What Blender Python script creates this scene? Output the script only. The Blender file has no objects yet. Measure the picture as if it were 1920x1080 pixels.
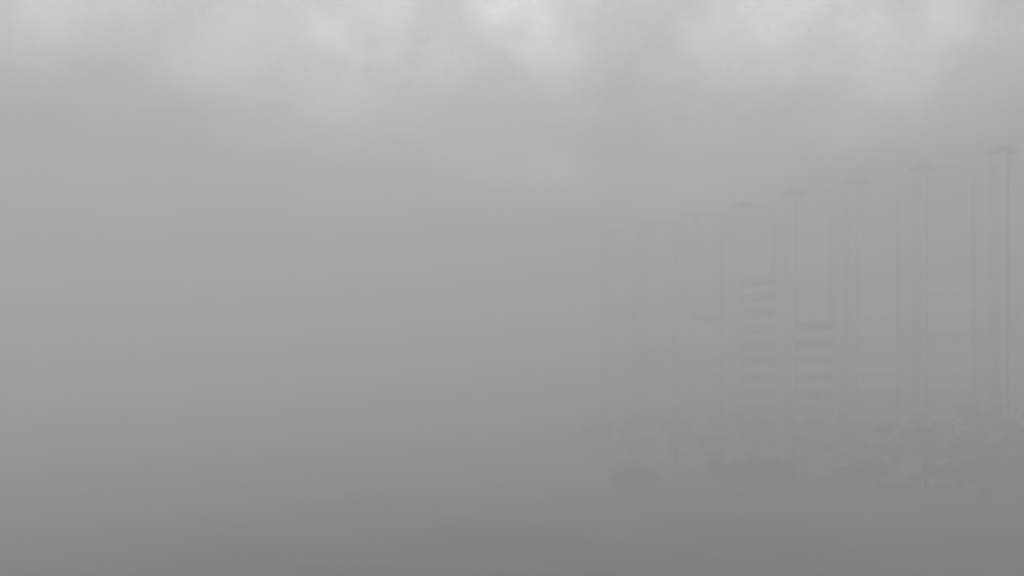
import bpy, bmesh, math, random
from mathutils import Vector, Matrix

C = bpy.context.scene.collection
sc = bpy.context.scene
R = math.radians

# ---------------------------------------------------------------- camera
CAM_Z = 15.75                       # fifth-floor window
HOR = 725.0                         # horizon row in the 1920 x 1080 photograph
F = 1663.0                          # focal length in photograph pixels
cam = bpy.data.cameras.new("camera")
cam.sensor_width = 36.0
cam.lens = 36.0 * F / 1920.0
cam.shift_y = (HOR - 540.0) / 1920.0
cam.clip_start = 0.1
cam.clip_end = 6000.0
cam_ob = bpy.data.objects.new("camera", cam)
cam_ob.location = (0, 0, CAM_Z)
cam_ob.rotation_euler = (R(90), 0, 0)
C.objects.link(cam_ob)
sc.camera = cam_ob

# ---------------------------------------------------------------- render
sc.view_settings.view_transform = 'Standard'
sc.view_settings.look = 'None'
sc.view_settings.gamma = 1.0
sc.view_settings.exposure = 0.0
sc.render.film_transparent = False
cy = sc.cycles
cy.use_denoising = True
cy.max_bounces = 16
cy.diffuse_bounces = 3
cy.glossy_bounces = 2
cy.transmission_bounces = 2
cy.volume_bounces = 12
cy.use_fast_gi = False
cy.sample_clamp_indirect = 0

# ---------------------------------------------------------------- sky
SKY_LUM, SKY_BASE, SKY_RISE = 4.35, 0.10, 0.34
FOG_COL, GROUND_ALB = 0.965, 0.12
FOG_DENSITY, FOG_G, FOG_TOP = 0.0177, 0.5, 51.9
PATCHES = [(0, 27, 36, .85), (-26.5, 23, 6, .35), (-14.5, 18.5, 7, .3), (-10.6, 23.5, 4, .32), (1.2, 23, 4, .5), (3.0, 19.5, 3.5, .22), (-4.5, 18, 6, .12),
           (12.8, 19.3, 5, .27), (17, 21.5, 6, .25), (22.0, 22.0, 7, .28), (27.5, 18.5, 7, .3), (31, 22, 7, .3), (-30, 20, 5, .3), (20, 21, 10, .25),
           (-24.5, 15.5, 5, -.12), (-19, 13, 6, -.12), (18.0, 14.5, 6, -.1), (0, 13, 6, .2), (13, 11, 6, .25), (-10.5, 9.2, 2.5, .3)]
SUN_EL, SUN_AZ = 48.0, -112.0           # azimuth to the right of straight ahead
world = bpy.data.worlds.new("World")
sc.world = world
world.use_nodes = True
nt = world.node_tree
nt.nodes.clear()
N = nt.nodes.new
L = nt.links.new
def val(v):
    n = N("ShaderNodeValue"); n.outputs[0].default_value = v
    return n.outputs[0]
def mth(op, a, b=None, clamp=False):
    n = N("ShaderNodeMath"); n.operation = op; n.use_clamp = clamp
    for i, s in enumerate((a, b)):
        if s is None: continue
        if isinstance(s, (int, float)): n.inputs[i].default_value = s
        else: L(s, n.inputs[i])
    return n.outputs[0]
skyt = N("ShaderNodeTexSky")
skyt.sky_type = 'NISHITA'
skyt.sun_disc = False
skyt.sun_elevation = R(SUN_EL)
skyt.sun_rotation = R(SUN_AZ)
skyt.dust_density = 3.0
geo = N("ShaderNodeTexCoord")
sep = N("ShaderNodeSeparateXYZ"); L(geo.outputs["Generated"], sep.inputs[0])
up = mth('MAXIMUM', sep.outputs[2], 0.0)
# the cloud deck is a flat sheet overhead: divide the direction by its height
den = mth('ADD', up, 0.16)
px = mth('DIVIDE', sep.outputs[0], den)
py = mth('DIVIDE', sep.outputs[1], den)
comb = N("ShaderNodeCombineXYZ"); L(px, comb.inputs[0]); L(py, comb.inputs[1]); comb.inputs[2].default_value = 3.7
n1 = N("ShaderNodeTexNoise"); n1.inputs["Scale"].default_value = 2.3; n1.inputs["Detail"].default_value = 2.5
n1.inputs["Roughness"].default_value = 0.5; L(comb.outputs[0], n1.inputs["Vector"])
n2 = N("ShaderNodeTexNoise"); n2.inputs["Scale"].default_value = 0.9; n2.inputs["Detail"].default_value = 1.0
L(comb.outputs[0], n2.inputs["Vector"])
cl = mth('ADD', mth('MULTIPLY', n1.outputs[0], 0.65), mth('MULTIPLY', n2.outputs[0], 0.35))
mr = N("ShaderNodeMapRange"); mr.interpolation_type = 'SMOOTHSTEP'
mr.inputs[1].default_value = 0.36; mr.inputs[2].default_value = 0.66
mr.inputs[3].default_value = 0.85; mr.inputs[4].default_value = 1.35
L(cl, mr.inputs[0])
rise = N("ShaderNodeMapRange"); rise.interpolation_type = 'SMOOTHSTEP'
rise.inputs[1].default_value = 0.0; rise.inputs[2].default_value = SKY_RISE
rise.inputs[3].default_value = SKY_BASE; rise.inputs[4].default_value = 1.0
L(up, rise.inputs[0])
# overcast deck: about several times brighter overhead than at the skyline
lum = mth('MULTIPLY', rise.outputs[0], mr.outputs[0])
# thin and thick places in the deck: direction, angular radius in degrees, strength
nv = N("ShaderNodeTexNoise"); nv.inputs["Scale"].default_value = 7.0; nv.inputs["Detail"].default_value = 4.0
L(geo.outputs["Generated"], nv.inputs["Vector"])
vs = N("ShaderNodeVectorMath"); vs.operation = 'SUBTRACT'; L(nv.outputs["Color"], vs.inputs[0]); vs.inputs[1].default_value = (.5, .5, .5)
vm = N("ShaderNodeVectorMath"); vm.operation = 'MULTIPLY_ADD'; L(vs.outputs[0], vm.inputs[0])
vm.inputs[1].default_value = (.16, .16, .16); L(geo.outputs["Generated"], vm.inputs[2])
vn = N("ShaderNodeVectorMath"); vn.operation = 'NORMALIZE'; L(vm.outputs[0], vn.inputs[0])
for az, el, rad, amp in PATCHES:
    a, e = R(az), R(el)
    dt = N("ShaderNodeVectorMath"); dt.operation = 'DOT_PRODUCT'
    L(vn.outputs[0], dt.inputs[0]); dt.inputs[1].default_value = (math.sin(a) * math.cos(e), math.cos(a) * math.cos(e), math.sin(e))
    m_ = N("ShaderNodeMapRange"); m_.interpolation_type = 'SMOOTHSTEP'
    m_.inputs[1].default_value = math.cos(R(rad)); m_.inputs[2].default_value = 1.0 - (1 - math.cos(R(rad))) * .02
    m_.inputs[3].default_value = 1.0; m_.inputs[4].default_value = 1.0 + amp
    L(dt.outputs["Value"], m_.inputs[0])
    lum = mth('MULTIPLY', lum, m_.outputs[0])
fib = N("ShaderNodeTexNoise"); fib.inputs["Scale"].default_value = 26.0; fib.inputs["Detail"].default_value = 9.0
fib.inputs["Roughness"].default_value = 0.72; L(geo.outputs["Generated"], fib.inputs["Vector"])
lum = mth('MULTIPLY', lum, mth('ADD', mth('MULTIPLY', fib.outputs[0], 0.5), 0.75))
grn = N("ShaderNodeTexNoise"); grn.inputs["Scale"].default_value = 230.0; grn.inputs["Detail"].default_value = 2.0
L(geo.outputs["Generated"], grn.inputs["Vector"])
lum = mth('MULTIPLY', lum, mth('ADD', mth('MULTIPLY', grn.outputs[0], 0.5), 0.75))
lum = mth('MULTIPLY', lum, SKY_LUM)
ccol = N("ShaderNodeCombineXYZ")
L(lum, ccol.inputs[0]); L(mth('MULTIPLY', lum, 1.0), ccol.inputs[1]); L(mth('MULTIPLY', lum, 1.002), ccol.inputs[2])
mix = N("ShaderNodeMix"); mix.data_type = 'RGBA'
mix.inputs[0].default_value = 0.96
L(skyt.outputs[0], mix.inputs[6]); L(ccol.outputs[0], mix.inputs[7])
bg = N("ShaderNodeBackground"); bg.inputs[1].default_value = 0.1
L(mix.outputs[2], bg.inputs[0])
wo = N("ShaderNodeOutputWorld"); L(bg.outputs[0], wo.inputs[0])

# ---------------------------------------------------------------- sun behind the overcast
sun = bpy.data.lights.new("sun", 'SUN')
sun.energy = 1.0
sun.angle = R(25)
sun.color = (1.0, 0.985, 0.965)
sun_ob = bpy.data.objects.new("sun", sun)
d = Vector((math.sin(R(SUN_AZ)) * math.cos(R(SUN_EL)), math.cos(R(SUN_AZ)) * math.cos(R(SUN_EL)), math.sin(R(SUN_EL))))
sun_ob.rotation_euler = d.to_track_quat('Z', 'Y').to_euler()
sun_ob.location = d * 400
C.objects.link(sun_ob)

# ---------------------------------------------------------------- materials
def mat(name, col, rough=0.8, var=0.12, scale=1.5, bump=0.0, metal=0.0, spec=0.5, streak=False):
    m = bpy.data.materials.new(name); m.use_nodes = True
    t = m.node_tree; b = t.nodes["Principled BSDF"]
    b.inputs["Roughness"].default_value = rough
    b.inputs["Metallic"].default_value = metal
    b.inputs["Specular IOR Level"].default_value = spec
    tc = t.nodes.new("ShaderNodeTexCoord")
    mp = t.nodes.new("ShaderNodeMapping")
    mp.inputs["Scale"].default_value = (1, 1, 0.12) if streak else (1, 1, 1)
    nz = t.nodes.new("ShaderNodeTexNoise"); nz.inputs["Scale"].default_value = scale; nz.inputs["Detail"].default_value = 5
    rp = t.nodes.new("ShaderNodeValToRGB")
    rp.color_ramp.elements[0].position = 0.3; rp.color_ramp.elements[1].position = 0.7
    rp.color_ramp.elements[0].color = (*[c * (1 - var) for c in col], 1)
    rp.color_ramp.elements[1].color = (*[min(1, c * (1 + var)) for c in col], 1)
    t.links.new(tc.outputs["Object"], mp.inputs[0]); t.links.new(mp.outputs[0], nz.inputs["Vector"])
    t.links.new(nz.outputs[0], rp.inputs[0]); t.links.new(rp.outputs[0], b.inputs["Base Color"])
    if bump:
        bp = t.nodes.new("ShaderNodeBump"); bp.inputs["Strength"].default_value = bump; bp.inputs["Distance"].default_value = 0.03
        t.links.new(nz.outputs[0], bp.inputs["Height"]); t.links.new(bp.outputs[0], b.inputs["Normal"])
    return m
M_WALL = mat("weathered_render", (0.72, 0.72, 0.72), 0.9, 0.12, 0.5, 0.2, streak=True)
M_DARKWALL = mat("tower_cladding", (0.62, 0.62, 0.62), 0.85, 0.2, 0.6, streak=True)
M_PAR = mat("white_parapet", (0.9, 0.9, 0.9), 0.7, 0.06, 1.0, streak=True)
M_STRIP = mat("pale_concrete_strip", (0.72, 0.72, 0.72), 0.8, 0.08, 1.0, streak=True)
M_ENCL = mat("grey_balcony_front", (0.69, 0.69, 0.69), 0.8, 0.15, 0.8, streak=True)  # close to the wall tone: fog fade put into the colour
M_GLASS = mat("curtained_glass", (0.2, 0.2, 0.2), 0.15, 0.2, 0.8)
M_FRAME = mat("window_frame", (0.45, 0.45, 0.45), 0.5, 0.05, 2)
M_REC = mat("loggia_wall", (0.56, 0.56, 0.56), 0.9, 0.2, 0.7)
M_SLATE = mat("slate_roof", (0.02, 0.02, 0.021), 0.7, 0.25, 3.0, 0.3)
M_FLAT = mat("bitumen_roof", (0.07, 0.07, 0.07), 0.9, 0.25, 0.8)
M_DOOR = mat("entrance_door", (0.12, 0.08, 0.06), 0.6, 0.15, 2)
M_STAIR = mat("stair_glass", (0.42, 0.42, 0.42), 0.4, 0.1, 1.0)
M_SCREEN = mat("fog_fade_screen", (0.66, 0.66, 0.66), 0.5, 0.1, 1.0)  # for the added screens, toned to lose the bands as in fog
M_DARK2 = mat("dark_tower_cladding", (0.2, 0.2, 0.2), 0.85, 0.15, 0.6, streak=True)
M_METAL = mat("galvanised_metal", (0.3, 0.3, 0.3), 0.5, 0.1, 3, metal=0.6)
M_GROUND = mat("damp_grass", (GROUND_ALB, GROUND_ALB, GROUND_ALB), 0.95, 0.45, 0.06, 0.5)
M_PATH = mat("asphalt_path", (0.05, 0.05, 0.05), 0.9, 0.2, 0.7)
M_BARK = mat("bark", (0.07, 0.055, 0.045), 0.95, 0.3, 4, 0.5)
M_LEAF = mat("leaves_deep_green", (0.1, 0.105, 0.095), 0.8, 0.4, 0.6)
M_LEAF2 = mat("leaves_olive", (0.105, 0.11, 0.095), 0.8, 0.35, 0.6)

# ---------------------------------------------------------------- helpers
def tag(o, label=None, cat=None, group=None, kind=None):
    if label: o["label"] = label
    if cat: o["category"] = cat
    if group: o["group"] = group
    if kind: o["kind"] = kind
    return o
def box(bm, a, b):
    """axis-aligned box between corner a and corner b (local coordinates)"""
    xs, ys, zs = zip(a, b)
    v = [bm.verts.new((xs[i], ys[j], zs[k])) for i in (0, 1) for j in (0, 1) for k in (0, 1)]
    for f in ((0, 1, 3, 2), (4, 6, 7, 5), (0, 4, 5, 1), (2, 3, 7, 6), (0, 2, 6, 4), (1, 5, 7, 3)):
        bm.faces.new([v[i] for i in f])
    return v
def obj(name, bm, m, parent=None, smooth=False):
    bmesh.ops.recalc_face_normals(bm, faces=bm.faces[:])
    me = bpy.data.meshes.new(name); bm.to_mesh(me); bm.free()
    me.materials.append(m)
    if smooth:
        for p in me.polygons: p.use_smooth = True
    o = bpy.data.objects.new(name, me); C.objects.link(o)
    if parent: o.parent = parent
    return o
def BM(): return bmesh.new()
def boxes(name, lst, m, parent=None):
    bm = BM()
    for a, b in lst: box(bm, a, b)
    return obj(name, bm, m, parent)
def empty(name, loc, rz=0):
    o = bpy.data.objects.new(name, None); o.location = loc; o.rotation_euler = (0, 0, rz)
    C.objects.link(o); return o

# ---------------------------------------------------------------- ground
bm = BM()
S = 900.0
n = 60
g = [[bm.verts.new((-S + 2 * S * i / n, -S + 2 * S * j / n, 0)) for j in range(n + 1)] for i in range(n + 1)]
for i in range(n):
    for j in range(n):
        bm.faces.new((g[i][j], g[i + 1][j], g[i + 1][j + 1], g[i][j + 1]))
tag(obj("ground", bm, M_GROUND), kind="structure")

# ---------------------------------------------------------------- the block of flats
# facade axis, measured from the photograph: roofline runs to a vanishing
# point left of the picture; stair towers stand at an even spacing
K = 279870.0                         # metres*pixels: distance = K / (x + 270)
def wallY(x): return K / (x + 270.0)
def wall_pt(x):
    Y = wallY(x); return Vector(((x - 960.0) / F * Y, Y, 0))
P0 = wall_pt(1155 - 13); P7 = wall_pt(1878 - 4)
along = (P7 - P0); PITCH = along.length / 7.0; along.normalize()
ANG = math.atan2(along.y, along.x)   # local +x runs toward the near end, local -y faces the camera
bld = empty("apartment_building", P0, ANG)
tag(bld, "long grey high-rise block of flats with small roof turrets, half lost in the fog", "apartment building")
nrm = Vector((along.y, -along.x, 0))   # local -y
H = 2.97; Z0 = 0.6; NF = 16
ROOF = Z0 + H * NF                     # 48.1
TOP = CAM_Z + 33.75
DEPTH = 12.0
XL, XR = -3.6, PITCH * 8 + 3.4
TW = 1.6                               # half width of a stair tower
TP = 1.5                               # its projection

# wall: solid piers between loggia openings, so the recesses are real
BX0, BX1 = 1.85, 8.45                  # loggia opening, measured from the tower's axis
NB = 8
lst = []
edges = []
x = XL
for k in range(NB + 1):
    if k < NB:
        edges.append((x, k * PITCH + BX0)); x = k * PITCH + BX1
edges.append((x, XR))
for a, b in edges: lst.append(((a, 0, -0.5), (b, 1.4, ROOF)))            # piers
lst.append(((XL, 1.4, -0.5), (XR, DEPTH, ROOF)))                            # core
for k in range(NB):
    lst.append(((k * PITCH + BX0, 0, -0.5), (k * PITCH + BX1, 1.4, Z0 + 0.02)))   # plinth under the loggias
lst.append(((XL, -0.003, ROOF), (XR, DEPTH + 0.003, ROOF + 0.25)))
boxes("wall", lst, M_WALL, bld)
# attic and parapet round the roof
fr = [((XL - .1, -0.12, ROOF + .25), (XR + .1, 0.18, TOP)), ((XL - .1, DEPTH - .18, ROOF + .25), (XR + .1, DEPTH + .12, TOP)),
      ((XL - .1, 0.18, ROOF + .25), (XL + .2, DEPTH - .18, TOP)), ((XR - .2, 0.18, ROOF + .25), (XR + .1, DEPTH - .18, TOP))]
att = boxes("attic_parapet", fr, M_WALL, bld)
cp = [((XL - .2, -0.22, TOP), (XR + .2, 0.28, TOP + .12)), ((XL - .2, DEPTH - .28, TOP), (XR + .2, DEPTH + .22, TOP + .12)),
      ((XL - .2, 0.28, TOP), (XL + .3, DEPTH - .28, TOP + .12)), ((XR - .3, 0.28, TOP), (XR + .2, DEPTH - .28, TOP + .12))]
boxes("coping", cp, M_FLAT, att)
boxes("roof", [((XL + .2, 0.18, ROOF + .25), (XR - .2, DEPTH - .18, ROOF + .4))], M_FLAT, bld)

# stair towers
def hip_cap(bm, x0, x1, y0, y1, z, h):
    """bell-curved hipped cap"""
    prev = None
    cx, cyy = (x0 + x1) / 2, (y0 + y1) / 2
    prof = [(1.0, 0), (1.0, .2), (0.93, .42), (0.78, .64), (0.56, .83), (0.32, .95), (0.08, 1.0)]
    base = None
    for s, t in prof:
        ring = [bm.verts.new((cx + (xx - cx) * s, cyy + (yy - cyy) * s, z + h * t)) for xx, yy in ((x0, y0), (x1, y0), (x1, y1), (x0, y1))]
        if prev:
            for i in range(4): bm.faces.new((prev[i], prev[(i + 1) % 4], ring[(i + 1) % 4], ring[i]))
        else: base = ring
        prev = ring
    bm.faces.new(prev); bm.faces.new(base[::-1])
for k in range(NB + 1):
    cx = k * PITCH
    tw = boxes("stair_tower", [((cx - TW, -TP, -0.5), (cx + TW, -0.002, TOP + .2))], M_DARK2 if k < 2 else M_DARKWALL, bld)
    # pale vertical strips at the corners of the tower front
    st = []
    for a, b in ((-TW - .03, -TW + .42), (TW - .35, TW + .03)):
        st.append(((cx + a, -TP - .05, 0), (cx + b, -TP + .35, TOP - .1)))
    boxes("corner_strip", st, M_STRIP, tw)
    # a continuous stair glazing with a transom at every storey
    sw = boxes("stair_window", [((cx - .5, -TP - .03, Z0 + 2.6), (cx + .5, -TP + .02, TOP - 1.4))], M_STAIR, tw)
    bm = BM(); box(bm, (cx - .58, -TP - .06, Z0 + 2.5), (cx - .501, -TP + .01, TOP - 1.3)); box(bm, (cx + .501, -TP - .06, Z0 + 2.5), (cx + .58, -TP + .01, TOP - 1.3)); box(bm, (cx - .501, -TP - .055, Z0 + 2.5), (cx + .501, -TP + .01, Z0 + 2.6)); box(bm, (cx - .501, -TP - .055, TOP - 1.4), (cx + .501, -TP + .01, TOP - 1.3))
    obj("window_frame", bm, M_FRAME, tw)
    # stair head on the roof, with its curved hipped cap
    hd = boxes("stair_head", [((cx - 1.2, -0.35, TOP + .205), (cx + 1.2, 2.4, TOP + .45)), ((cx - 1.2, .3, ROOF + .4), (cx + 1.2, 2.4, TOP + .2))], M_SLATE, bld)
    bm = BM(); hip_cap(bm, cx - 1.45, cx + 1.45, -0.6, 2.6, TOP + .452, 1.4)
    obj("cap", bm, M_SLATE, hd)
    # entrance at the foot of the tower
    dr = boxes("entrance_door", [((cx - .8, -TP - .06, 0), (cx + .8, -TP + .01, 2.2))], M_DOOR, bld)
    boxes("canopy", [((cx - 1.4, -TP - 1.2, 2.5), (cx + 1.4, -TP - .06, 2.65))], M_WALL, dr)
    boxes("handle", [((cx + .55, -TP - .12, 1.0), (cx + .6, -TP - .06, 1.3))], M_METAL, dr)

# balconies: every storey of every bay; upper ones grey with added screens, imitating fog fade
BP = 1.15
def bal_boxes(cx, z, up_):
    x0, x1 = cx + BX0, cx + BX1
    s = []
    s.append(((x0, -BP, z - .18), (x1, 1.397, z)))                 # slab
    s.append(((x0, -BP - .02, z + .002), (x1, -BP + .1, z + 1.02)))       # front
    s.append(((x0, -BP + .1, z + .002), (x0 + .1, -.003, z + 1.02)))
    s.append(((x1 - .1, -BP + .1, z + .002), (x1, -.003, z + 1.02)))
    return s
def win_boxes(cx, z):
    x0, x1 = cx + BX0, cx + BX1
    return [((x0 + .5, 1.33, z + .85), (x0 + 3.2, 1.396, z + 2.4)), ((x0 + 3.9, 1.33, z + .05), (x0 + 4.9, 1.396, z + 2.4)), ((x0 + 5.1, 1.33, z + .85), (x1 - .3, 1.396, z + 2.4))]
def frm_boxes(cx, z):
    x0, x1 = cx + BX0, cx + BX1
    s = []
    for a in (x0 + 1.4, x0 + 2.3, x0 + 4.87): s.append(((a, 1.29, z + .85), (a + .07, 1.329, z + 2.4)))
    s.append(((x0 + .4, 1.25, z + .78), (x1 - .2, 1.328, z + .85)))
    return s
def white(k, f):
    """which balcony fronts stay white; the grey ones imitate fog fading the bands"""
    return f < 12 and (k == 3 or (k == 4 and f <= 8) or (k in (5, 6) and 5 <= f <= 10) or (k == 2 and f in (6, 7, 8, 9)))
def screened(k, f):
    """balconies given made-up screens that wash out their bands like thicker fog"""
    if f >= 12: return True
    if k == 3: return False
    if k == 4: return f > 8
    if k == 2: return f not in (6, 9)
    if k == 5: return True
    if k == 6: return True
    return (k, f) not in ((1, 7), (0, 9), (1, 10))
def screen_boxes(cx, z):
    x0, x1 = cx + BX0, cx + BX1
    return [((x0 + .003, -BP + .05, z + 1.021), (x1 - .003, -BP + .11, z + H - .183)),
            ((x1 - .07, -BP + .112, z + 1.021), (x1 - .01, -.003, z + H - .183)),
            ((x0 + .01, -BP + .112, z + 1.021), (x0 + .07, -.003, z + H - .183))]
cells = []
for k in range(NB):
    for f in range(1, NF):
        cells.append((k, f))
# individual parts: the 100 that show largest (the near bays, and all from the 4th floor up elsewhere)
def rank(c):
    k, f = c
    z = Z0 + f * H
    vis = 0 if z < 11 else 1
    inframe = 1 if k < 7 else 0
    return (-vis * inframe, abs(z - 24), -k)
cells.sort(key=rank)
for idx, grp in ((0, cells[:100]), (1, cells[100:])):
    if idx == 0:
        for k, f in grp:
            cx, z = k * PITCH, Z0 + f * H
            upf = f >= 12
            b = boxes("balcony", bal_boxes(cx, z, upf), M_PAR if white(k, f) else M_ENCL, bld)
            if screened(k, f):
                boxes("balcony_fade_screen", screen_boxes(cx, z), M_SCREEN, b)
            w = boxes("window", win_boxes(cx, z), M_ENCL if False else M_GLASS, bld)
            boxes("frame", frm_boxes(cx, z), M_FRAME, w)
    else:
        ls, lg, lw, lf, sc_ = [], [], [], [], []
        for k, f in grp:
            cx, z = k * PITCH, Z0 + f * H
            (lg if f >= 12 else ls).extend(bal_boxes(cx, z, f >= 12))
            if screened(k, f): sc_.extend(screen_boxes(cx, z))
            lw += win_boxes(cx, z); lf += frm_boxes(cx, z)
        if ls: tag(boxes("lower_balconies", ls, M_PAR, bld), kind="stuff")
        if lg: tag(boxes("upper_balconies", lg, M_ENCL, bld), kind="stuff")
        if sc_: tag(boxes("balcony_fade_screens", sc_, M_SCREEN, bld), kind="stuff")
        w = tag(boxes("far_windows", lw, M_GLASS, bld), kind="stuff")
        boxes("far_frames", lf, M_FRAME, w)
# infill added to the upper loggias, flush with the wall, imitating fog-hidden recesses
for k in range(NB):
    x0, x1 = k * PITCH + BX0, k * PITCH + BX1
    s = []
    for f in range(12, NF):
        z = Z0 + f * H
        s.append(((x0 + .003, 0.05, z + .003), (x1 - .003, 0.25, z + H - .185)))
    boxes("loggia_fade_infill", s, M_ENCL, bld)
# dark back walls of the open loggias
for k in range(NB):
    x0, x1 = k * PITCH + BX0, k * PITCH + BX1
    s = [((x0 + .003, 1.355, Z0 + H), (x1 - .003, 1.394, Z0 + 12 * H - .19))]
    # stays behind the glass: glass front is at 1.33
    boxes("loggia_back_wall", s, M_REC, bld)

# ---------------------------------------------------------------- trees
def leaf_crown(seed, h, r, nclump, per):
    rnd = random.Random(seed)
    bm = BM()
    zc = h * 0.58
    cl = []
    for i in range(nclump):
        a = rnd.uniform(0, 2 * math.pi); u = rnd.uniform(-1, 1)
        rr = rnd.random() ** 0.45
        q = math.sqrt(1 - u * u)
        lob = 1 + 0.35 * math.sin(2 * a + seed) + 0.22 * math.sin(5 * a + 2 * seed) + 0.2 * math.sin(3 * u + seed)
        c = Vector((math.cos(a) * q * r * rr * lob, math.sin(a) * q * r * rr * lob, zc + u * h * .36 * rr))
        cl.append((c, rnd.uniform(.35, 1.15) * r * .3))
    for c, cr in cl:
        for j in range(per):
            v = Vector((rnd.gauss(0, 1), rnd.gauss(0, 1), rnd.gauss(0, .8))).normalized() * cr * rnd.uniform(.35, 1.1)
            p = c + v
            s = rnd.uniform(.12, .26)
            n_ = Vector((rnd.gauss(0, 1), rnd.gauss(0, 1), rnd.gauss(0, 1))).normalized()
            t = n_.orthogonal().normalized(); b = n_.cross(t)
            vs = [bm.verts.new(p + t * s * .5), bm.verts.new(p + b * s), bm.verts.new(p - t * s * .5), bm.verts.new(p - b * s * .7)]
            bm.faces.new(vs)
    return bm, cl
def tube(bm, p, q, r0, r1, n=7):
    d_ = (q - p).normalized(); t = d_.orthogonal().normalized(); b = d_.cross(t)
    A = [bm.verts.new(p + (t * math.cos(2 * math.pi * i / n) + b * math.sin(2 * math.pi * i / n)) * r0) for i in range(n)]
    B = [bm.verts.new(q + (t * math.cos(2 * math.pi * i / n) + b * math.sin(2 * math.pi * i / n)) * r1) for i in range(n)]
    for i in range(n): bm.faces.new((A[i], A[(i + 1) % n], B[(i + 1) % n], B[i]))
    bm.faces.new(A[::-1]); bm.faces.new(B)
def make_tree(name, seed, h, r, leafm, nclump=60, per=48):
    root = empty(name, (0, 0, 0))
    crown, cl = leaf_crown(seed, h, r, nclump, per)
    rnd = random.Random(seed + 50)
    bm = BM()
    pts = [Vector((0, 0, -0.2))]
    for i in range(1, 6): pts.append(Vector((rnd.uniform(-.12, .12) * i * .6, rnd.uniform(-.12, .12) * i * .6, h * .15 * i)))
    rad = [h * .024 * (1 - .16 * i) for i in range(6)]
    for i in range(5): tube(bm, pts[i], pts[i + 1], rad[i], rad[i + 1], 9)
    for c, cr in cl[::4]:
        j = min(4, max(2, int(c.z / (h * .15)) - 1))
        m = pts[j].lerp(c, .5) + Vector((0, 0, -.25))
        tube(bm, pts[j], m, rad[j] * .45, rad[j] * .28, 5); tube(bm, m, c, rad[j] * .28, .02, 5)
    obj("trunk", bm, M_BARK, root)
    obj("crown", crown, leafm, root)
    return root
protos = {}
def place_tree(kind, x, ytop, Y, label, rz, group, cat="tree"):
    """crown top at picture row ytop at distance Y metres"""
    base_h, args = KINDS_[kind]
    want = CAM_Z - (ytop - HOR) / F * Y
    if kind not in protos:
        protos[kind] = make_tree(*args); o = protos[kind]
    else:
        p = protos[kind]; o = p.copy(); C.objects.link(o)
        for ch in p.children:
            c = ch.copy(); C.objects.link(c); c.parent = o
    s = want / base_h
    o.location = ((x - 960) / F * Y, Y, 0); o.rotation_euler = (0, 0, rz)
    w = WIDE[kind]
    o.scale = (s * w, s * w, s)
    tag(o, label, cat, group)
KINDS_ = {"linden": (10.0, ("linden_tree", 3, 10.0, 3.6, M_LEAF)),
          "maple": (9.0, ("maple_tree", 11, 9.0, 3.9, M_LEAF2)),
          "broad": (6.0, ("broad_tree", 23, 6.0, 4.2, M_LEAF, 90, 60)),
          "young": (6.0, ("young_tree", 31, 6.0, 3.0, M_LEAF2, 60, 60))}
WIDE = {"linden": 1.0, "maple": 1.0, "young": 1.4, "broad": 1.4}
row = [("maple", 1120, 775, 172), ("linden", 1190, 765, 166), ("maple", 1268, 758, 163), ("linden", 1345, 770, 156),
       ("maple", 1412, 752, 152), ("linden", 1490, 772, 146), ("maple", 1565, 760, 140), ("linden", 1650, 780, 134),
       ("maple", 1735, 765, 129), ("linden", 1840, 748, 124), ("maple", 1925, 762, 117)]
row_lab = ["far tree past the end of the block, leftmost of the row along its foot",
           "second tree from the left in the row along the foot of the block",
           "broad tree third from the left in the row along the foot of the block",
           "fourth tree from the left in the row at the foot of the block",
           "taller tree fifth from the left in the row at the foot of the block",
           "sixth tree from the left in the row at the foot of the block",
           "broad tree seventh from the left in the row below the balconies",
           "lowest tree of the row below the balconies, eighth from the left",
           "ninth tree from the left in the row below the balconies",
           "tallest tree in the row, near the right edge",
           "tree cut by the right edge of the photo, last of the row"]
rnd = random.Random(9)
for (kd, x, yt, Y), lb in zip(row, row_lab):
    place_tree(kd, x, yt, Y, lb, rnd.uniform(0, 6.28), "trees in a row along the foot of the block")
near = [("broad", 1185, 868, 128, "broad low tree in front of the row, leftmost of the near trees"),
        ("broad", 1430, 850, 129, "broad dark tree in the middle of the near trees, in front of the block"),
        ("young", 1605, 858, 127, "slim young tree close to the right of the middle near tree"),
        ("broad", 1850, 848, 119, "broad near tree low at the right edge of the photo")]
for kd, x, yt, Y, lb in near:
    place_tree(kd, x, yt, Y, lb, rnd.uniform(0, 6.28), "scattered trees on the lawn in front")

# ---------------------------------------------------------------- fog
bm = BM(); box(bm, (-950, -950, -1.2), (950, 950, FOG_TOP))
fog = bpy.data.materials.new("fog_air"); fog.use_nodes = True
t = fog.node_tree; t.nodes.clear()
pv = t.nodes.new("ShaderNodeVolumePrincipled")
pv.inputs["Color"].default_value = (FOG_COL, FOG_COL, FOG_COL, 1)
pv.inputs["Density"].default_value = FOG_DENSITY
pv.inputs["Anisotropy"].default_value = FOG_G
mo = t.nodes.new("ShaderNodeOutputMaterial"); t.links.new(pv.outputs[0], mo.inputs["Volume"])
hz = obj("haze", bm, fog)
tag(hz, kind="stuff")
